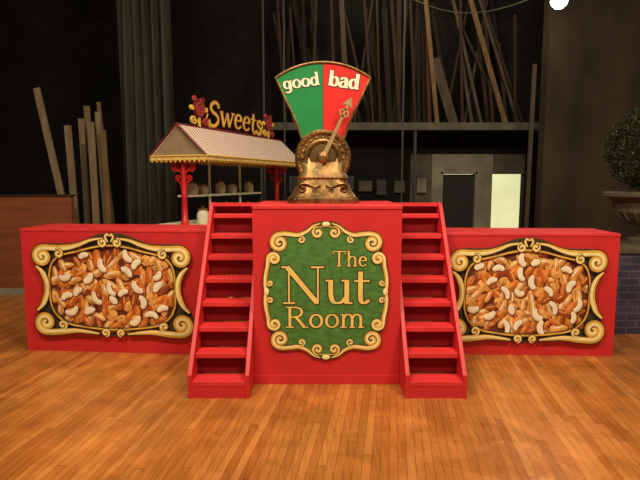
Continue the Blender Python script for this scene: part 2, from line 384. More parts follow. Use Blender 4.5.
# ---------------------------------------------------------------- room
def S(name, mb, m, **kw):
    o = mk(name, mb, [m] if not isinstance(m, list) else m, **kw); o['kind'] = 'structure'; return o
b = MB(); b.box(-8, 8, -3, 16, -.1, 0); S('floor', b, 'floor')
b = MB(); b.box(-8, 8, -3, 16, 6.2, 6.3); S('ceiling', b, 'ceil')
b = MB(); b.box(-8, -7.8, -3, 16, 0, 6.2); S('wall_left', b, 'darkwall')
b = MB(); b.box(7.8, 8, -3, 16, 0, 6.2); S('wall_right', b, 'rightwall')
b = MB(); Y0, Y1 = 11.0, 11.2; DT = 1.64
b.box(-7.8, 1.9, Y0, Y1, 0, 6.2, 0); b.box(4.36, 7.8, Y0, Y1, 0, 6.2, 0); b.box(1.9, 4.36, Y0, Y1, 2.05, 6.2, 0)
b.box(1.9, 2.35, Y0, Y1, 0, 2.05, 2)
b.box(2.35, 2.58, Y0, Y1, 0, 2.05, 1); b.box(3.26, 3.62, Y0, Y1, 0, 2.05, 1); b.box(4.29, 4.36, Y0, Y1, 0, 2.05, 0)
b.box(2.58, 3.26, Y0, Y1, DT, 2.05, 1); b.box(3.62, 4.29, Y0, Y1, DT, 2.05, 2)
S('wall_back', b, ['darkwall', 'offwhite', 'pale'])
b = MB(); b.box(2.59, 3.25, 11.08, 11.13, 0, DT - .01)
S('door_1', b, 'darkdoor')
b = MB(); b.box(3.0, 5.2, 12.6, 12.7, 0, 2.6); S('wall_passage', b, 'glow')
b = MB()
for x in (2.54, 3.26): b.box(x, x + .04, 10.98, 11.0, 0, DT + .04)
b.box(2.54, 3.30, 10.98, 11.0, DT, DT + .05); S('trim_1', b, 'offwhite')
b = MB(); b.box(3.82, 7.8, 9.0, 9.25, 0, 6.2); S('wall_return', b, 'rightwall')

# ---------------------------------------------------------------- centre box
PH = 1.328
root = empty('platform_box', (0.051, 3.716, 0), label='tall red painted platform box between two red stairs', category='platform')
b = MB(); b.box(-.536, .536, .0, .78, .07, PH - .03); mk('body', b, ['red'], root)
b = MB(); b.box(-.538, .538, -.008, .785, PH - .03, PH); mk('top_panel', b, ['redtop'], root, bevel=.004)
b = MB(); b.box(-.538, .538, -.004, .78, 0, .07); mk('base_panel', b, ['red'], root, bevel=.003)

# centre sign
root = empty('painted_sign', (0.043, 3.706, .703), label='green scroll-framed sign with gold lettering on the tall red box', category='sign')
q = [(.445, 0), (.44, .11), (.43, .19), (.405, .26), (.40, .32), (.385, .385), (.34, .425), (.28, .43), (.21, .425), (.145, .455), (.08, .50), (0, .51)]
def four(q):
    a = q; bq = [(-x, z) for x, z in q[::-1]][1:]; t = a + bq
    return t + [(x, -z) for x, z in t[::-1]][1:-1]
sil = smooth_pts(four(q), 4, True)
b = MB(); b.prism(sil, -.004, .009, 0); mk('backing_board', b, ['olive'], root)
qi = [(.422, 0), (.418, .11), (.402, .20), (.380, .26), (.370, .32), (.350, .375), (.315, .402), (.26, .407), (.20, .402), (.13, .428), (.07, .463), (0, .473)]
b = MB(); b.prism(smooth_pts(four(qi), 4, True), -.006, -.003, 0); mk('green_panel', b, ['green'], root)
b = MB(); w = .031
b.ribbon(smooth_pts(four(qi), 4, True), .008, -.008, .004, 0, closed=True)
for sz in (1, -1):
    for sx in (1, -1):
        sd_ = sx * sz
        top = spiral(.333, .356, .005, .062, 80, 1.7, 1, 34) + smooth_pts([(.31, .422), (.26, .418), (.20, .412), (.14, .436), (.09, .477), (.04, .494)], 4)
        scroll(b, mir(top, sx, sz), w, -.010, 0, 1, 2, side=sd_)
        c2 = spiral(.060, .430, .004, .042, 100, 1.5, 1, 26)
        scroll(b, mir(c2, sx, sz), w * .72, -.012, 0, 1, 2, side=sd_)
        c3 = spiral(.178, .378, .004, .027, 60, 1.3, -1, 18)
        scroll(b, mir(c3, sx, sz), w * .52, -.0125, 0, 1, 2, side=sd_)
        sd = spiral(.374, .240, .005, .042, 0, 1.5, -1, 26) + smooth_pts([(.420, .185), (.434, .12), (.438, .06), (.436, 0.015)], 4)
        scroll(b, mir(sd, sx, sz), w * .9, -.014, 0, 1, 2, taper=(.35, .7), side=sd_)
        c4 = spiral(.405, .065, .003, .024, 20, 1.3, 1, 18)
        scroll(b, mir(c4, sx, sz), w * .48, -.0145, 0, 1, 2, side=sd_)
for sx in (1, -1):
    b.ell((sx * .430, -.014, 0), .018, .004, .026, 0, 2)
for sz in (1, -1): b.ell((0, -.014, .489 * sz), .030, .004, .018, 0, 2)
mk('scroll_frame', b, ['gold', 'black', 'cream'], root)
b = MB()
text(b, 'The', .045, .185, .112, .255, -.0105, 0, mi_out=1, thick=.13, dep=.003)
text(b, 'Nut', -.318, -.090, .275, .645, -.0105, 0, mi_out=1, out=.028, thick=.125, thin=.045, dep=.003)
text(b, 'Room', -.295, -.268, .155, .585, -.0105, 0, mi_out=1, out=.04, thick=.13, dep=.003)
mk('lettering', b, ['lettergold', 'black'], root)

# ---------------------------------------------------------------- stairs
def stair(x0, x1, lab):
    r = empty('red_stair', ((x0 + x1) / 2, 3.455, 0), label=lab, category='stairs', group='red stairs')
    hw = (x1 - x0) / 2; th = .030; D = .99
    n = 8; run = .12; rise = .158; z1 = .12
    ztop = 1.318; sb = .028
    prof = [(0, 0), (0, z1 + .045), (run * 7 + .012, z1 + rise * 7 + .062), (run * 7 + .045, ztop), (D + sb, ztop), (D + sb, 0)]
    for sx in (-1, 1):
        bb = MB(); xa = -hw if sx < 0 else hw - th
        bb.prism_x(prof, xa, xa + th); mk('side_board', bb, ['red'], r, bevel=.003)
    for i in range(n):
        y = i * run + sb; z = z1 + i * rise
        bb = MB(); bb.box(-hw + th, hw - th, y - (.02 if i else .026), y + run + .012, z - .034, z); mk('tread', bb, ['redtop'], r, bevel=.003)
        bb = MB(); zb = 0 if i == 0 else z - rise
        yo = -.022 if i == 0 else .035
        bb.box(-hw + th, hw - th, y + yo, y + yo + .01, zb, z - .034); mk('riser', bb, ['red' if i == 0 else 'redshade'], r)
    yy = 8 * run + sb
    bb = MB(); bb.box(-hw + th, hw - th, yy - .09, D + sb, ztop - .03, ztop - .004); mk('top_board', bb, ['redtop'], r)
    bb = MB(); bb.box(-hw + th, hw - th, yy - .01, yy, z1 + 7 * rise, ztop - .03); mk('riser', bb, ['redshade'], r)
stair(-.916, -.488, 'steep red wooden stair with eight treads beside the tall box')
stair(.590, 1.016, 'steep red wooden stair with eight treads beside the tall box')

# ---------------------------------------------------------------- wing boxes + nut signs
def wing(loc, rot, W, H, lab):
    r = empty('wing_box', loc, (0, 0, rot), label=lab, category='platform', group='low red wing boxes')
    bb = MB(); bb.box(-W / 2, W / 2, 0, .5, 0, H - .025); mk('body', bb, ['red'], r)
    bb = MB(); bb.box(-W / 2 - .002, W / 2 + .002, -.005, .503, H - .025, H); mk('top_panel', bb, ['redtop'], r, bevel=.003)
    return r

def inside(p, poly):
    c = False; n = len(poly)
    for i in range(n):
        a, d = poly[i], poly[(i + 1) % n]
        if (a[1] > p[1]) != (d[1] > p[1]) and p[0] < (d[0] - a[0]) * (p[1] - a[1]) / (d[1] - a[1]) + a[0]: c = not c
    return c

def nutsign(loc, rot, sc, seed, lab):
    rnd = random.Random(seed)
    r = empty('nut_sign', loc, (0, 0, rot), label=lab, category='sign', group='nut picture signs')
    r.scale = (sc, 1, 1)
    q = [(.600, 0), (.605, .08), (.625, .15), (.67, .20), (.695, .28), (.66, .355), (.57, .385), (.43, .385), (.31, .395), (.20, .435), (.10, .470), (0, .475)]
    qb = [(.600, 0), (.605, -.08), (.63, -.15), (.68, -.20), (.705, -.30), (.665, -.395), (.56, -.425), (.43, -.410), (.28, -.398), (.14, -.42), (0, -.425)]
    def two(qt, qbm):
        lt = [(-x, z) for x, z in qt[::-1]][1:]
        lb = [(-x, z) for x, z in qbm][1:]; rb = qbm[::-1][1:-1]
        return qt + lt + lb + rb
    sil = smooth_pts(two(q, qb), 4, True)
    bb = MB(); bb.prism(sil, -.004, .009); mk('backing_board', bb, ['olive'], r)
    win_q = [(.556, 0), (.558, .09), (.545, .17), (.51, .24), (.43, .290), (.30, .320), (.15, .358), (0, .375)]
    win_b = [(.556, 0), (.558, -.09), (.545, -.17), (.50, -.25), (.40, -.315), (.27, -.340), (.13, -.355), (0, -.36)]
    win = smooth_pts(two(win_q, win_b), 4, True)
    bb = MB(); bb.prism(win, -.007, -.003, 0)
    k = 0; yl = -.008
    nx, nz = 17, 10
    cells = [(i, j) for i in range(nx) for j in range(nz)]; rnd.shuffle(cells)
    for i, j in cells:
        x = -.56 + 1.12 * (i + .5 + rnd.uniform(-.38, .38)) / nx; z = -.36 + .74 * (j + .5 + rnd.uniform(-.38, .38)) / nz
        if not inside((x * 1.04, z * 1.07), win): continue
        a = rnd.gauss(1.2, .75); y = yl - k * .00006; k += 1
        t = rnd.random()
        if t < .14:      # walnut / hazelnut
            rx = rnd.uniform(.048, .058)
            bb.ell((x + .004, y, z - .006), rx * 1.13, .003, rx * 1.06, a, 0, n=14)
            bb.ell((x, y - .001, z), rx, .008, rx * .9, a, 3, n=14)
            for g in (-.5, 0, .5):
                q2 = [(x + math.cos(a + u) * rx * .72 * u * .55 - math.sin(a) * g * rx, z + math.sin(a + u) * rx * .72 * u * .55 + math.cos(a) * g * rx) for u in (-1.4, -.7, 0, .7, 1.4)]
                bb.ribbon(q2, .007, y - .0085, .002, 2)
        else:
            rx = rnd.uniform(.058, .086); rz = rx * rnd.uniform(.42, .50); mi = rnd.choice([1, 1, 2, 3, 1, 3])
            bb.ell((x + .005, y, z - .006), rx * 1.09, .003, rz * 1.24, a, 0, n=14)
            bb.ell((x, y - .001, z), rx, .007, rz, a, mi, n=14, egg=.28)
            ca, sa = math.cos(a), math.sin(a)
            sgn = 1 if ca > 0 else -1
            hx, hz = x - sgn * sa * rz * .32 - .1 * rx * ca, z + sgn * ca * rz * .32 - .1 * rx * sa
            bb.ell((hx, y - .0062, hz), rx * .58, .002, rz * .22, a, 3 if mi != 3 else 4, n=8, m=3)
            hx, hz = x + sgn * sa * rz * .46, z - sgn * ca * rz * .46
            bb.ell((hx, y - .0056, hz), rx * .60, .002, rz * .16, a, 2 if mi != 2 else 0, n=8, m=3)
    cands = []
    for tries in range(1500):
        if len(cands) >= 22: break
        x = rnd.uniform(-.52, .52); z = rnd.uniform(-.33, .34)
        if not inside((x * 1.12, z * 1.2), win): continue
        if any(math.hypot(x - c[0], z - c[1]) < .105 for c in cands): continue
        cands.append((x, z)); kk = len(cands) * .0001
        a0 = rnd.uniform(0, 6.28); R = rnd.uniform(.046, .066); span = rnd.uniform(1.6, 2.3)
        wd = rnd.uniform(.048, .064)
        pp = [(x + R * (math.cos(a0 + span * t / 11) - math.cos(a0 + span / 2) * .6), z + R * (math.sin(a0 + span * t / 11) - math.sin(a0 + span / 2) * .6)) for t in range(12)]
        ws = [wd * math.sin(math.pi * (0.10 + .80 * t / 11)) ** .5 for t in range(12)]
        bb.ribbon([(p[0] + .004, p[1] - .006) for p in pp], [w + .009 for w in ws], -.0255 - kk, .003, 0)
        bb.ribbon([(p[0], p[1] - .003) for p in pp], ws, -.0265 - kk, .003, 5, ridge=.001)
        bb.ribbon([(p[0], p[1] + .003) for p in pp], [w * .82 for w in ws], -.0280 - kk, .003, 4, ridge=.001)
    mk('nut_picture', bb, ['nutdark', 'almond', 'almond2', 'almond3', 'cashew', 'cashewshade'], r)
    bb = MB(); w = .050
    bb.ribbon(win, .026, -.030, .026, 1, closed=True)
    bb.ribbon(win, .014, -.0315, .010, 0, closed=True)
    for sx in (1, -1):
        t = spiral(.607, .275, .006, .078, 90, 1.6, 1, 36) + smooth_pts([(.57, .354), (.47, .350), (.37, .357), (.27, .382), (.17, .420), (.06, .436)], 4)
        scroll(bb, mir(t, sx), w, -.034, 0, 1, 2, side=sx)
        t = spiral(.609, -.307, .006, .086, -90, 1.6, -1, 36) + smooth_pts([(.57, -.394), (.46, -.386), (.34, -.376), (.22, -.386), (.13, -.398)], 4)
        scroll(bb, mir(t, sx), w * 1.05, -.035, 0, 1, 2, side=-sx)
        t = spiral(.07, -.388, .005, .036, -90, 1.3, 1, 18)
        scroll(bb, mir(t, sx), w * .52, -.037, 0, 1, 2)
        t = spiral(.455, -.325, .004, .042, -60, 1.4, 1, 20)
        scroll(bb, mir(t, sx), w * .52, -.0375, 0, 1, 2)
        t = spiral(.462, .303, .004, .042, 60, 1.4, -1, 20)
        scroll(bb, mir(t, sx), w * .52, -.0375, 0, 1, 2)
        t = smooth_pts([(.680, -.20), (.624, -.14), (.588, -.05), (.582, .02), (.592, .08), (.624, .145), (.672, .19)], 5)
        scroll(bb, mir(t, sx), w * .92, -.033, 0, 1, 2, side=sx)
        t = spiral(.062, .400, .005, .038, 60, 1.3, 1, 18)
        scroll(bb, mir(t, sx), w * .5, -.038, 0, 1, 2)
        t = smooth_pts([(.012, .405), (.035, .445), (.02, .470), (.0, .455)], 4)
        scroll(bb, mir(t, sx), w * .4, -.039, 0, 1, 2)
    mk('scroll_frame', bb, ['gold', 'black', 'cream'], r)

lx0, ly0, lx1, ly1 = -2.605, 4.50, -.960, 4.365
ang = math.atan2(ly1 - ly0, lx1 - lx0); W = math.hypot(lx1 - lx0, ly1 - ly0)
wing(((lx0 + lx1) / 2, (ly0 + ly1) / 2, 0), ang, W, 1.09, 'long low red painted box carrying a nut picture')
f = (-1.785 - lx0) / (lx1 - lx0)
nutsign((-1.785 + .012 * math.sin(ang), ly0 + f * (ly1 - ly0) - .012, .578), ang, 1.0, 3, 'scroll-framed sign picturing mixed nuts, beside the leaning timber')
rx0, ry0, rx1, ry1 = 1.05, 4.40, 2.515, 4.33
ang2 = math.atan2(ry1 - ry0, rx1 - rx0); W2 = math.hypot(rx1 - rx0, ry1 - ry0)
wing(((rx0 + rx1) / 2, (ry0 + ry1) / 2, 0), ang2, W2, 1.06, 'long low red painted box beside the stone urn pedestal')
f = (1.752 - rx0) / (rx1 - rx0)
nutsign((1.752, ry0 + f * (ry1 - ry0) - .012, .545), ang2, .93, 11, 'scroll-framed sign picturing mixed nuts, near the urn')

# ---------------------------------------------------------------- good/bad scale
root = empty('prop_scale', (.023, 4.1, PH), label='old brass weighing scale with a green and red fan dial', category='scale')
HZ = .348
b = MB(); b.loft([(0, .276, .165), (.02, .280, .17), (.042, .272, .165), (.052, .255, .15), (.07, .247, .146), (.095, .228, .138), (.14, .206, .126), (.18, .192, .115), (.195, .200, .122), (.21, .190, .112), (.24, .172, .095), (.28, .165, .075), (HZ, .17, .05)], 0)
mk('base', b, ['brass'], root, smooth=True)
b = MB()
for sx in (1, -1):
    t = spiral(.155, .115, .006, .036, 90, 1.3, 1, 18) + smooth_pts([(.12, .148), (.06, .125), (.02, .14)], 4)
    b.ribbon(mir(t, sx), .012, -.142, .03, 0, ridge=.006)
    t = spiral(.06, .10, .004, .022, -90, 1.2, -1, 14); b.ribbon(mir(t, sx), .009, -.144, .03, 0, ridge=.004)
for i in range(15):
    b.ell((-.21 + .03 * i, -.165, .033), .011, .012, .011, 0, 0, n=8, m=3)
for i in range(9):
    b.ell((-.14 + .035 * i, -.119, .195), .013, .01, .008, 0, 0, n=8, m=3)
mk('relief_ornament', b, ['brass'], root)
b = MB()
b.lathe([(.208, -.05), (.218, -.03), (.218, .03), (.200, .05), (.183, .045), (.175, .035), (.165, .035)], 0, 0, HZ, 44, 0, 'Y')
b.lathe([(.14, .03), (.145, .05), (.13, .062), (.115, .055), (.11, .045)], 0, 0, HZ, 36, 0, 'Y')
for i in range(20):
    a = 2 * math.pi * i / 20
    b.ell((.158 * math.cos(a), -.036, HZ + .158 * math.sin(a)), .014, .014, .014, 0, 0, n=8, m=3)
for i in range(32):
    a = 2 * math.pi * i / 32
    b.ell((.191 * math.cos(a), -.046, HZ + .191 * math.sin(a)), .009, .009, .009, 0, 0, n=8, m=3)
mk('hub_housing', b, ['brass'], root, smooth=True)
b = MB(); b.lathe([(.109, .045), (.10, .060), (.06, .064), (.055, .064)], 0, 0, HZ, 32, 0, 'Y'); mk('hub_face', b, ['brassdark'], root, smooth=True)
def arcpts(a0, a1, R, cz0, n=14):
    return [(R * math.sin(math.radians(a0 + (a1 - a0) * i / n)), cz0 + R * math.cos(math.radians(a0 + (a1 - a0) * i / n))) for i in range(n + 1)]
R = .625; czc = .720 - R; A = math.degrees(math.asin(.362 / R))
def half(s, ins=0):
    arc = arcpts(0, A * s, R, czc, 10)
    side = smooth_pts([(arc[-1][0], arc[-1][1]), (s * .285, .44), (s * .205, .27), (s * .165, .15)], 4)
    return arc, side
b = MB()
for s, mi in ((-1, 0), (1, 1)):
    arc, side = half(s); poly = arc + side[1:] + [(0, .15)]
    b.prism([(x, z + HZ) for x, z in poly], -.012, .012, mi)
mk('dial_face', b, ['gaugegreen', 'gaugered'], root)
aL, sL = half(-1); aR, sR = half(1)
rim = sL[::-1] + aL[::-1][1:] + aR[1:] + sR[1:]
rim = [(x, z + HZ) for x, z in rim]
b = MB(); b.ribbon(rim, .016, -.020, .045, 0, ridge=.005)
mk('dial_rim', b, ['brass'], root)
b = MB(); b.ribbon([(0, HZ + .20), (0, HZ + .71)], .004, -.0135, .003, 0); mk('divider_line', b, ['black'], root)
b = MB(); text(b, 'good', -.300, HZ + .515, .098, .280, -.017, 0, thick=.22, thin=.08, mi_out=1, out=.05, rot=math.radians(8), dep=.003)
mk('good_lettering', b, ['white', 'black'], root)
b = MB(); text(b, 'bad', .035, HZ + .550, .112, .240, -.017, 0, thick=.25, thin=.09, mi_out=1, out=.05, rot=math.radians(-8), dep=.003)
mk('bad_lettering', b, ['white', 'black'], root)
th = math.atan2(.225, .47); L = .50
b = MB()
def N(l, o): return (l * math.sin(th) + o * math.cos(th), HZ + l * math.cos(th) - o * math.sin(th))
b.prism([N(-.13, -.026), N(-.13, .026), N(0, .018), (N(L * .8, .009)), N(L * .8, -.009), N(0, -.018)], -.088, -.074)
b.prism([N(L, 0), N(L * .84, .044), N(L * .87, .008), N(L * .87, -.008), N(L * .84, -.044)], -.090, -.074)
b.prism([N(L * .88, 0.008), N(L * .79, .008), N(L * .79, -.008), N(L * .88, -.008)], -.088, -.074)
ring = [N(L * .74 + .026 * math.cos(k * math.pi / 8), .034 * math.sin(k * math.pi / 8)) for k in range(16)]
b.ribbon(ring, .012, -.088, .014, 0, closed=True)
b.ell((N(-.12, 0)[0], -.074, N(-.12, 0)[1]), .035, .02, .035)
mk('needle', b, ['needle'], root)
b = MB(); b.lathe([(.045, .06), (.045, .092), (.03, .105), (.012, .11)], 0, 0, HZ, 24, 0, 'Y'); mk('hub_knob', b, ['brass'], root, smooth=True)

# ---------------------------------------------------------------- sweets cart
ra = -math.atan2(.363, .932)
KO = Vector((-1.585, 6.0, 0))
root = empty('sweets_cart', KO, (0, 0, ra), label='candy cart with striped gabled roof, red posts and gold lettering', category='cart')
LK = 2.576; hwK = .38; EZ = 1.785; RZ = 2.135
b = MB(); b.box(-.33, .33, -.05, LK + .05, .25, .96); mk('body', b, ['kioskred'], root)
b = MB(); b.box(-.37, .37, -.10, LK + .1, .96, .99); mk('countertop', b, ['white'], root, bevel=.004)
for sx in (-1, 1):
    for yy in (.3, LK - .3):
        b = MB(); n = 24; vs = []; fs = []
        for k in range(n):
            a = 2 * math.pi * k / n
            for rr, xo in ((.26, -.015), (.26, .015), (.22, .015), (.22, -.015)):
                vs.append((sx * .36 + xo, yy + rr * math.cos(a), .26 + rr * math.sin(a)))
        for k in range(n):
            k2 = (k + 1) % n
            for c in range(4): c2 = (c + 1) % 4; fs.append((k * 4 + c, k * 4 + c2, k2 * 4 + c2, k2 * 4 + c))
        b.add(vs, fs)
        for k in range(5):
            a = math.pi * k / 5
            b.tube([(sx * .36, yy + .23 * math.cos(a), .26 + .23 * math.sin(a)), (sx * .36, yy - .23 * math.cos(a), .26 - .23 * math.sin(a))], .009, 6)
        mk('wheel', b, ['sweetgold'], root)
for yy in (.04, LK - .10):
    b = MB(); b.lathe([(.05, 0), (.05, .05), (.036, .07), (.032, .3), (.042, .33), (.032, .36), (.032, .8), (.045, .84)], 0, yy, .99, 14)
    mk('post', b, ['kioskred'], root, smooth=True)
    for sx in (1, -1):
        b = MB()
        t = [(x, z + 1.655) for x, z in spiral(.105, .0, .008, .052, 20, 1.4, 1, 22)]; t2 = smooth_pts([(.165, 1.69), (.175, 1.74), (.18, 1.79)], 3)
        b.ribbon(mir(t + t2, sx), .020, yy - .012, .024, 0)
        t = [(x, z + 1.535) for x, z in spiral(.072, 0, .006, .036, -90, 1.3, -1, 18)] + smooth_pts([(.05, 1.485), (.035, 1.45), (.03, 1.40)], 3)
        b.ribbon(mir(t, sx), .017, yy - .012, .024, 0)
        t = [(x, z + 1.735) for x, z in spiral(.055, 0, .004, .026, 0, 1.2, 1, 16)]
        b.ribbon(mir(t, sx), .013, yy - .012, .024, 0)
        b.ribbon(mir(smooth_pts([(.02, 1.58), (.06, 1.62), (.10, 1.71), (.2, 1.79)], 3), sx), .015, yy - .012, .024, 0)
        mk('bracket', b, ['kioskred'], root)
for yy in (.95, 1.75):
    b = MB(); b.tube([(-.25, yy, .99), (-.25, yy, EZ + .1)], .017, 8); mk('slim_pole', b, ['white'], root)
b = MB(); b.box(-.32, -.16, .35, 2.25, 1.30, 1.325); mk('display_shelf', b, ['white'], root)
b = MB(); t = .02; y0, y1 = -.06, LK + .06
for sx in (1, -1):
    vs = [(0, y0, RZ), (sx * hwK, y0, EZ), (0, y1, RZ), (sx * hwK, y1, EZ), (0, y0, RZ - t), (sx * (hwK - .012), y0, EZ - .016), (0, y1, RZ - t), (sx * (hwK - .012), y1, EZ - .016)]
    b.add(vs, [(0, 1, 3, 2), (4, 6, 7, 5), (0, 4, 5, 1), (2, 3, 7, 6), (1, 5, 7, 3)])
mk('canvas_roof', b, ['roofstripe'], root)
for yy in (y0 + .02, y1 - .03):
    b = MB(); b.prism([(-hwK + .03, EZ), (hwK - .03, EZ), (0, RZ - .03)], yy, yy + .012)
    mk('gable', b, ['gablecloth'], root)
b = MB(); b.tube([(0, y0 - .01, RZ + .005), (0, y1, RZ + .005)], .012, 8)
for sx in (1, -1): b.tube([(0, y0 - .005, RZ), (sx * hwK, y0 - .005, EZ)], .012, 8)
mk('roof_trim', b, ['maroon'], root)
b = MB()
def val(p0, p1, n):
    P = lambda u: (p0[0] + (p1[0] - p0[0]) * u, p0[1] + (p1[1] - p0[1]) * u)
    A_, B_ = P(0), P(1); z = EZ
    b.add([(A_[0], A_[1], z), (B_[0], B_[1], z), (B_[0], B_[1], z - .05), (A_[0], A_[1], z - .05)], [(0, 1, 2, 3)])
    for i in range(n):
        a = i / n; c = (i + 1) / n
        m = P((a + c) / 2); A = P(a + .04 / n); B = P(c - .04 / n)
        b.add([(A[0], A[1], z - .05), (B[0], B[1], z - .05), (m[0], m[1], z - .08)], [(0, 1, 2)], 1)
    b.tube([(p0[0], p0[1], EZ - .005), (p1[0], p1[1], EZ - .005)], .011, 6, 1)
    b.tube([(p0[0], p0[1], EZ - .05), (p1[0], p1[1], EZ - .05)], .005, 6, 1)
e = hwK + .004
val((-e, y0 - .004), (e, y0 - .004), 12); val((e, y0), (e, y1), 40); val((-e, y1), (-e, y0), 40); val((-e, y1 + .004), (e, y1 + .004), 12)
mk('valance', b, ['valance', 'sweetgold'], root)
b = MB()
text(b, 'Sweets', 0, 0, .30, 1.42, 0, 0, thick=.155, thin=.06, mi_out=1, out=.045, dep=.012, arc=.03, shear=.1)
b.ribbon([(-.02, -.015), (1.46, -.015)], .014, .0, .012, 1)
t = smooth_pts([(.34, -.03), (.12, -.045), (.02, .0), (-.03, .08), (.0, .15)], 5); b.ribbon(t, .012, -.004, .012, 0)
t = smooth_pts([(1.16, .0), (1.32, .03), (1.42, .09), (1.44, .2)], 5); b.ribbon(t, .012, -.004, .012, 0)
mk('sweets_lettering', b, ['sweetgold', 'maroon'], root, loc=(0, .57, RZ + .035), rot=(0, 0, math.pi / 2))
for yy in (.38, 2.20):
    b = MB()
    b.ribbon(spiral(0, .22, .008, .095, 90, 2.4, 1, 44), .026, -.02, .04, 1)
    b.lathe([(.112, -.012), (.112, .012)], 0, 0, .22, 28, 0, 'Y')
    b.box(-.014, .014, -.012, .012, 0, .14, 2)
    for sx in (1, -1):
        b.ribbon(mir(spiral(.12, .08, .008, .055, 180, 1.4, -1, 20), sx), .022, -.015, .03, 1 if sx > 0 else 2)
        b.ribbon(mir(spiral(.08, .33, .006, .038, 180, 1.3, -1, 16), sx), .018, -.012, .03, 0 if sx > 0 else 1)
        b.ribbon(mir(spiral(.145, .22, .006, .032, 180, 1.3, -1, 16), sx), .016, -.012, .03, 2)
    mk('candy_ornament', b, ['maroon', 'pink', 'sweetgold'], root, loc=(0, yy, RZ + .005), rot=(0, 0, math.pi / 2))
rm = Matrix.Rotation(ra, 4, 'Z')
for i, (lx, ly, hgt, z) in enumerate([(.14, .20, .20, .99), (.02, .42, .15, .99), (.18, .66, .24, .99), (-.05, .95, .17, .99), (.16, 1.25, .22, .99), (.1, 1.65, .20, .99), (-.05, 2.05, .22, .99),
                                      (-.24, .55, .17, 1.325), (-.24, .78, .14, 1.325), (-.24, 1.2, .18, 1.325), (-.24, 1.5, .15, 1.325), (-.24, 2.0, .18, 1.325)]):
    p = KO + rm @ Vector((lx, ly, z))
    r = empty('candy_jar', p, label='squat pale candy jar with a knobbed lid on the cart', category='jar', group='candy jars')
    b = MB(); b.lathe([(.055, 0), (.07, .02), (.074, hgt * .6), (.05, hgt * .8), (.05, hgt * .84)], n=18); mk('glass_body', b, ['glass'], r, smooth=True)
    b = MB(); b.lathe([(.055, hgt * .84), (.055, hgt * .92), (.015, hgt * .96), (.018, hgt * 1.04), (.006, hgt * 1.08)], n=18); mk('lid', b, ['brass'], r, smooth=True)

# ---------------------------------------------------------------- timbers
def beam(name, p0, p1, w, th, m, **kw):
    p0, p1 = Vector(p0), Vector(p1); d = p1 - p0; L = d.length; d.normalize()
    sx = Vector((1, 0, 0)); sx = (sx - d * sx.dot(d)).normalized(); sy = d.cross(sx)
    b = MB(); vs = []
    for h in (0, L):
        for a, c in ((-w, -th), (w, -th), (w, th), (-w, th)): vs.append(d * h + sx * (a / 2) + sy * (c / 2))
    b.add(vs, [(0, 3, 2, 1), (4, 5, 6, 7), (0, 1, 5, 4), (1, 2, 6, 5), (2, 3, 7, 6), (3, 0, 4, 7)])
    return mk(name, b, [m], loc=p0, **kw)
root = empty('timber_rack', (1.9, 10.5, 0), label='dark steel rack shelf holding upright lengths of timber', category='rack')
b = MB(); b.box(-3.1, 2.5, -.4, .48, 2.50, 2.56); mk('shelf', b, ['steel'], root)
b = MB(); b.box(-3.1, 2.5, -.44, -.40, 2.46, 2.60); mk('front_rail', b, ['pale'], root)
for x in (-3.05, -.1, 2.42):
    b = MB(); b.box(x, x + .05, -.39, -.34, 0, 2.50); mk('upright', b, ['steel'], root)
Kx = .0204
specs = [(430, 414, -20, .08, 0), (446, 428, 66, .18, 1), (494, 452, -10, .09, 0), (507, 466, 4, .05, 1), (484, 470, -20, .06, 2), (474, 440, -10, .06, 1), (515, 478, 20, .05, 2), (500, 444, 10, .04, 2),
          (466, 455, 60, .06, 1), (424, 420, 20, .07, 4), (410, 402, -20, .05, 2), (455, 450, -20, .05, 2), (346, 338, -20, .09, 1), (334, 330, -10, .05, 2), (395, 385, 0, .06, 2), (370, 358, -20, .05, 2),
          (300, 292, 20, .04, 2), (312, 318, -20, .05, 2), (322, 312, 30, .06, 3), (386, 380, 20, .10, 3), (288, 280, 5, .05, 2), (498, 490, 50, .05, 2), (440, 462, 10, .04, 2), (377, 372, -20, .04, 2), (352, 372, -10, .04, 2), (460, 482, 0, .04, 1)]
for i in range(34):
    u = random.uniform(284, 515); specs.append((u, u + random.uniform(-28, 14), random.uniform(-20, 60), random.uniform(.04, .10), random.choice([3, 3, 3, 2])))
names = ['pale tan sawn', 'weathered grey', 'brown stained', 'nearly black old', 'reddish brown']
layers = [[] for _ in range(15)]
for (u0, u1, vt, w, k) in specs:
    zt = min(5.9, 1.5 + (181 - vt) * .0200)
    xa, xb = (u0 - 320) * Kx, (u1 - 320) * Kx * .985
    lo, hi = min(xa, xb) - w / 2 - .01, max(xa, xb) + w / 2 + .01
    for li, lay in enumerate(layers):
        if all(hi < a or lo > c for a, c in lay): lay.append((lo, hi)); break
    else: continue
    y = 10.14 + .055 * li
    tilt = w / 2 * abs(xb - xa) / (zt - 2.56)
    beam('timber_board', (xa, y, 2.562 + tilt), (xb, y, zt), w, .03, WOODS[k],
         label=names[k] + ' timber standing upright in the backstage rack', category='timber', group='timbers in the rack')
lb = [(-3.36, -3.44, 2.25, .09, 5), (-3.29, -3.33, 2.36, .08, 5), (-3.20, -3.30, 2.55, .08, 0), (-3.12, -3.15, 2.30, .09, 5), (-3.03, -3.12, 2.46, .08, 5), (-2.95, -3.01, 2.20, .07, 0), (-3.50, -3.54, 1.80, .07, 1), (-3.24, -3.24, 2.0, .06, 1), (-2.98, -3.18, 2.62, .05, 0)]
for i, (x0, x1, zt, w, k) in enumerate(lb):
    yy = 7.2 + .06 * [0, 3, 5, 1, 4, 2, 6, 0, 7][i]
    beam('leaning_board', (x0, yy, .005), (x1, yy + .02, zt), w, .03, WOODS[k],
         label='rough ' + {5: 'pale', 0: 'tan', 1: 'grey-brown'}[k] + ' board leaning upright beside the curtain', category='timber', group='boards leaning by the curtain')
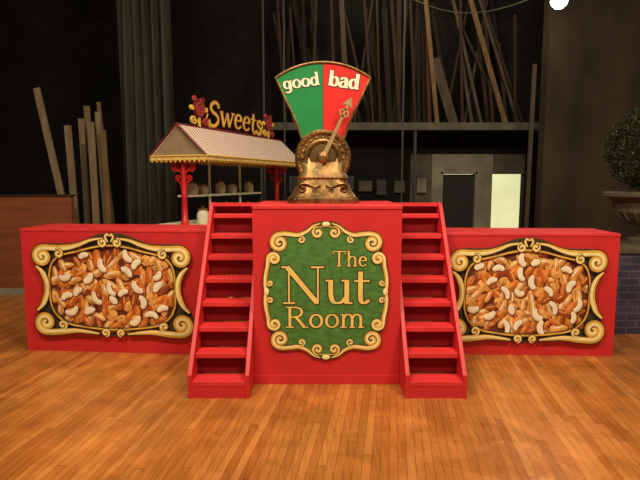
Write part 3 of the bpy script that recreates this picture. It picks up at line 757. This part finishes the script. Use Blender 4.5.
beam('tall_batten', (-3.25, 7.02, .008), (-3.76, 7.08, 2.72), .085, .03, WOODS[5], label='single tall pale grey-brown batten leaning behind the low partition', category='timber')
beam('scenery_batten', (3.50, 8.82, .005), (3.56, 8.9, 3.42), .06, .05, WOODS[1], label='tall pale grey upright batten in front of the back wall', category='timber')
for x, y in ((1.50, 9.6), (-.66, 9.9), (-1.02, 9.7)):
    beam('hanging_conduit', (x, y, .0), (x, y, 6.2), .03, .03, M['steel'], label='thin dark steel pole from floor to ceiling', category='pole', group='thin steel poles')

root = empty('low_partition', (-5.0, 6.8, 0), label='low reddish plywood partition with a pale skirting strip', category='partition')
b = MB(); b.box(-2.0, 1.75, 0, .08, .08, 1.30); mk('panel', b, ['kickwood'], root)
b = MB(); b.box(-2.0, 1.77, -.02, .10, 1.30, 1.32); mk('cap_rail', b, [WOODS[2]], root)
b = MB(); b.box(-2.0, 1.75, -.015, .08, 0, .08); mk('skirting', b, ['offwhite'], root)

b = MB(); n = 90; vs = []; x0, x1 = -3.0, -2.2
for j in range(13):
    z = .02 + 6.0 * j / 12
    for i in range(n + 1):
        t = i / n; x = x0 + (x1 - x0) * t
        y = .09 * math.sin(t * 2 * math.pi * 5.5 + .2 * math.sin(z)) + .03 * math.sin(t * 40 + z * .6)
        vs.append((x, y, z))
nv = len(vs)
vs2 = [(x, y + .012, z) for x, y, z in vs]
fs = []
for j in range(12):
    for i in range(n):
        a = j * (n + 1) + i; fs.append((a, a + 1, a + n + 2, a + n + 1)); fs.append((a + nv, a + n + 1 + nv, a + n + 2 + nv, a + 1 + nv))
b.add(vs + vs2, fs)
root = empty('stage_curtain', (0, 8.0, 0), label='tall gathered grey-green stage curtain hanging in folds', category='curtain')
mk('drape', b, ['curtain'], root, smooth='all')
b = MB(); b.tube([(-3.1, 0, 6.06), (-2.1, 0, 6.06)], .03, 10); mk('batten_pipe', b, ['steel'], root)
for x in (-3.0, -2.6, -2.2):
    b = MB(); b.tube([(x, 0, 6.06), (x, 0, 6.2)], .01, 6); mk('hanger', b, ['steel'], root)

for i, (x, z, w, h, mm) in enumerate([(.95, 1.28, .28, .22, 'pale'), (1.28, 1.20, .2, .32, 'steel'), (1.66, 1.25, .22, .25, 'pale'), (.62, 1.3, .18, .3, 'steel'), (-.5, 1.25, .3, .35, 'steel'), (2.12, 1.25, .2, .3, 'offwhite')]):
    root = empty('electrical_box', (x, 11.0, z), label='small grey electrical box mounted on the wall', category='electrical box', group='wall electrical boxes')
    b = MB(); b.box(-w / 2, w / 2, -.1, 0, 0, h); mk('housing', b, [mm], root, bevel=.006)
    b = MB(); b.box(-w / 2 + .02, w / 2 - .02, -.108, -.1, .02, h - .02); mk('cover', b, [mm], root)

# ---------------------------------------------------------------- work lamp
root = empty('work_lamp', (3.08, 7.0, 3.80), label='bare bright bulb in a metal socket hanging on a cord', category='lamp')
b = MB(); b.lathe([(.0, -.10), (.05, -.09), (.095, -.045), (.11, 0), (.095, .045), (.055, .08), (.03, .10)], n=28); mk('bulb', b, ['bulb'], root, smooth='all')
b = MB(); b.lathe([(.036, .095), (.04, .11), (.04, .18), (.02, .2)], n=16); mk('socket', b, ['steel'], root)
b = MB(); b.tube([(0, 0, .19), (0, 0, 2.40)], .008, 6); mk('cord', b, ['black'], root)
b = MB(); pts = []
for i in range(16):
    t = i / 15; pts.append((-.02 - 1.54 * t, 2.57 * t, .17 + .75 * t - .30 * math.sin(math.pi * t)))
b.tube([Vector(p) for p in pts], .008, 6)
mk('power_cable', b, ['pale'], root)

# ---------------------------------------------------------------- urn + topiary
PX, PY = 3.37, 5.3
root = empty('brick_pedestal', (PX, PY, 0), label='purple-grey brick pedestal under a stone urn', category='pedestal')
b = MB(); b.box(-.48, .48, -.33, .33, 0, .80); mk('brick_body', b, ['purplebrick'], root)
b = MB(); b.box(-.50, .50, -.35, .35, .80, .86); mk('cap_slab', b, ['stone'], root, bevel=.01)
root = empty('stone_urn', (PX, PY, .86), label='weathered stone garden urn on the brick pedestal', category='urn')
b = MB(); b.lathe([(.20, 0), (.20, .05), (.14, .08), (.085, .12), (.08, .16), (.12, .19)], n=36); mk('foot', b, ['stone'], root, smooth=True)
b = MB(); b.lathe([(.11, .18), (.22, .21), (.31, .27), (.35, .33), (.34, .38), (.35, .44), (.41, .475), (.45, .485), (.45, .52), (.40, .53), (.36, .522), (.32, .518)], n=40)
for i in range(20):
    a = 2 * math.pi * i / 20; c, s = math.cos(a), math.sin(a)
    b.tube([(.19 * c, .19 * s, .20), (.30 * c, .30 * s, .26), (.345 * c, .345 * s, .32)], [.012, .022, .012], 6)
mk('bowl', b, ['stone'], root, smooth=True)
root = empty('boxwood_topiary', (PX, PY, .86 + .52), label='clipped round green boxwood topiary growing from the urn', category='plant')
b = MB(); b.tube([(0, 0, 0), (.01, 0, .2), (0, 0, .5)], .03, 8); mk('trunk', b, [WOODS[2]], root)
b = MB(); rnd = random.Random(5)
CZ = .455
for i in range(11000):
    while True:
        d = Vector((rnd.gauss(0, 1), rnd.gauss(0, 1), rnd.gauss(0, 1)))
        if d.length > .1: break
    d.normalize()
    lump = 1 + .07 * math.sin(d.x * 9 + 1) * math.sin(d.z * 8) + .05 * math.sin(d.y * 11 + d.z * 5)
    rr = lump * rnd.uniform(.82, 1.03)
    p = Vector((d.x * .415 * rr, d.y * .415 * rr, CZ + d.z * .41 * rr))
    t = Vector((rnd.uniform(-1, 1), rnd.uniform(-1, 1), rnd.uniform(-.6, 1))); t = (t + d * .6).normalized(); u = t.cross(Vector((rnd.random(), rnd.random(), rnd.random()))).normalized()
    l, w = rnd.uniform(.022, .036), .010
    if p.z < .03: continue
    b.add([p, p + t * l * .5 + u * w, p + t * l, p + t * l * .5 - u * w], [(0, 1, 2, 3)], 0 if rnd.random() < .6 else 1)
mk('foliage', b, ['leafa', 'leafb'], root)

# ---------------------------------------------------------------- lights / world / camera
def area(name, loc, tgt, size, power, col, sy=None):
    l = bpy.data.lights.new(name, 'AREA'); l.shape = 'RECTANGLE'; l.size = size; l.size_y = sy or size; l.energy = power; l.color = col
    o = bpy.data.objects.new(name, l); C.objects.link(o); o.location = loc
    o.rotation_euler = (Vector(tgt) - Vector(loc)).to_track_quat('-Z', 'Y').to_euler(); return o
area('stage_light', (-1.8, .6, 5.4), (-.6, 4.2, .2), 1.4, 210, (1, .85, .63), .8)
area('stage_light', (2.2, .4, 5.4), (.9, 4.2, .2), 1.4, 235, (1, .85, .63), .8)
area('overhead_light', (0, 3.4, 6.0), (0, 4.0, 0), 3.0, 135, (1, .87, .68), 1.5)
area('back_light', (1.5, 8.3, 6.0), (1.8, 10.8, 2.5), 1.5, 50, (1, .86, .66), .5)
l = bpy.data.lights.new('bulb_light', 'POINT'); l.energy = 45; l.color = (1, .9, .7); l.shadow_soft_size = .1
o = bpy.data.objects.new('bulb_light', l); C.objects.link(o); o.location = (3.08, 6.85, 3.60)
l = bpy.data.lights.new('passage_light', 'POINT'); l.energy = 8; l.color = (.95, 1, .7)
o = bpy.data.objects.new('passage_light', l); C.objects.link(o); o.location = (4.0, 11.9, 2.0)
w = bpy.data.worlds.new('world'); bpy.context.scene.world = w; w.use_nodes = True
w.node_tree.nodes['Background'].inputs[0].default_value = (1, .84, .66, 1); w.node_tree.nodes['Background'].inputs[1].default_value = .22

cam = bpy.data.cameras.new('camera'); co = bpy.data.objects.new('camera', cam); C.objects.link(co)
co.location = (0, 0, 1.5); co.rotation_euler = (math.radians(90 - 6.5), 0, 0)
cam.sensor_width = 36; cam.lens = 520 / 640 * 36; cam.clip_start = .05
bpy.context.scene.camera = co
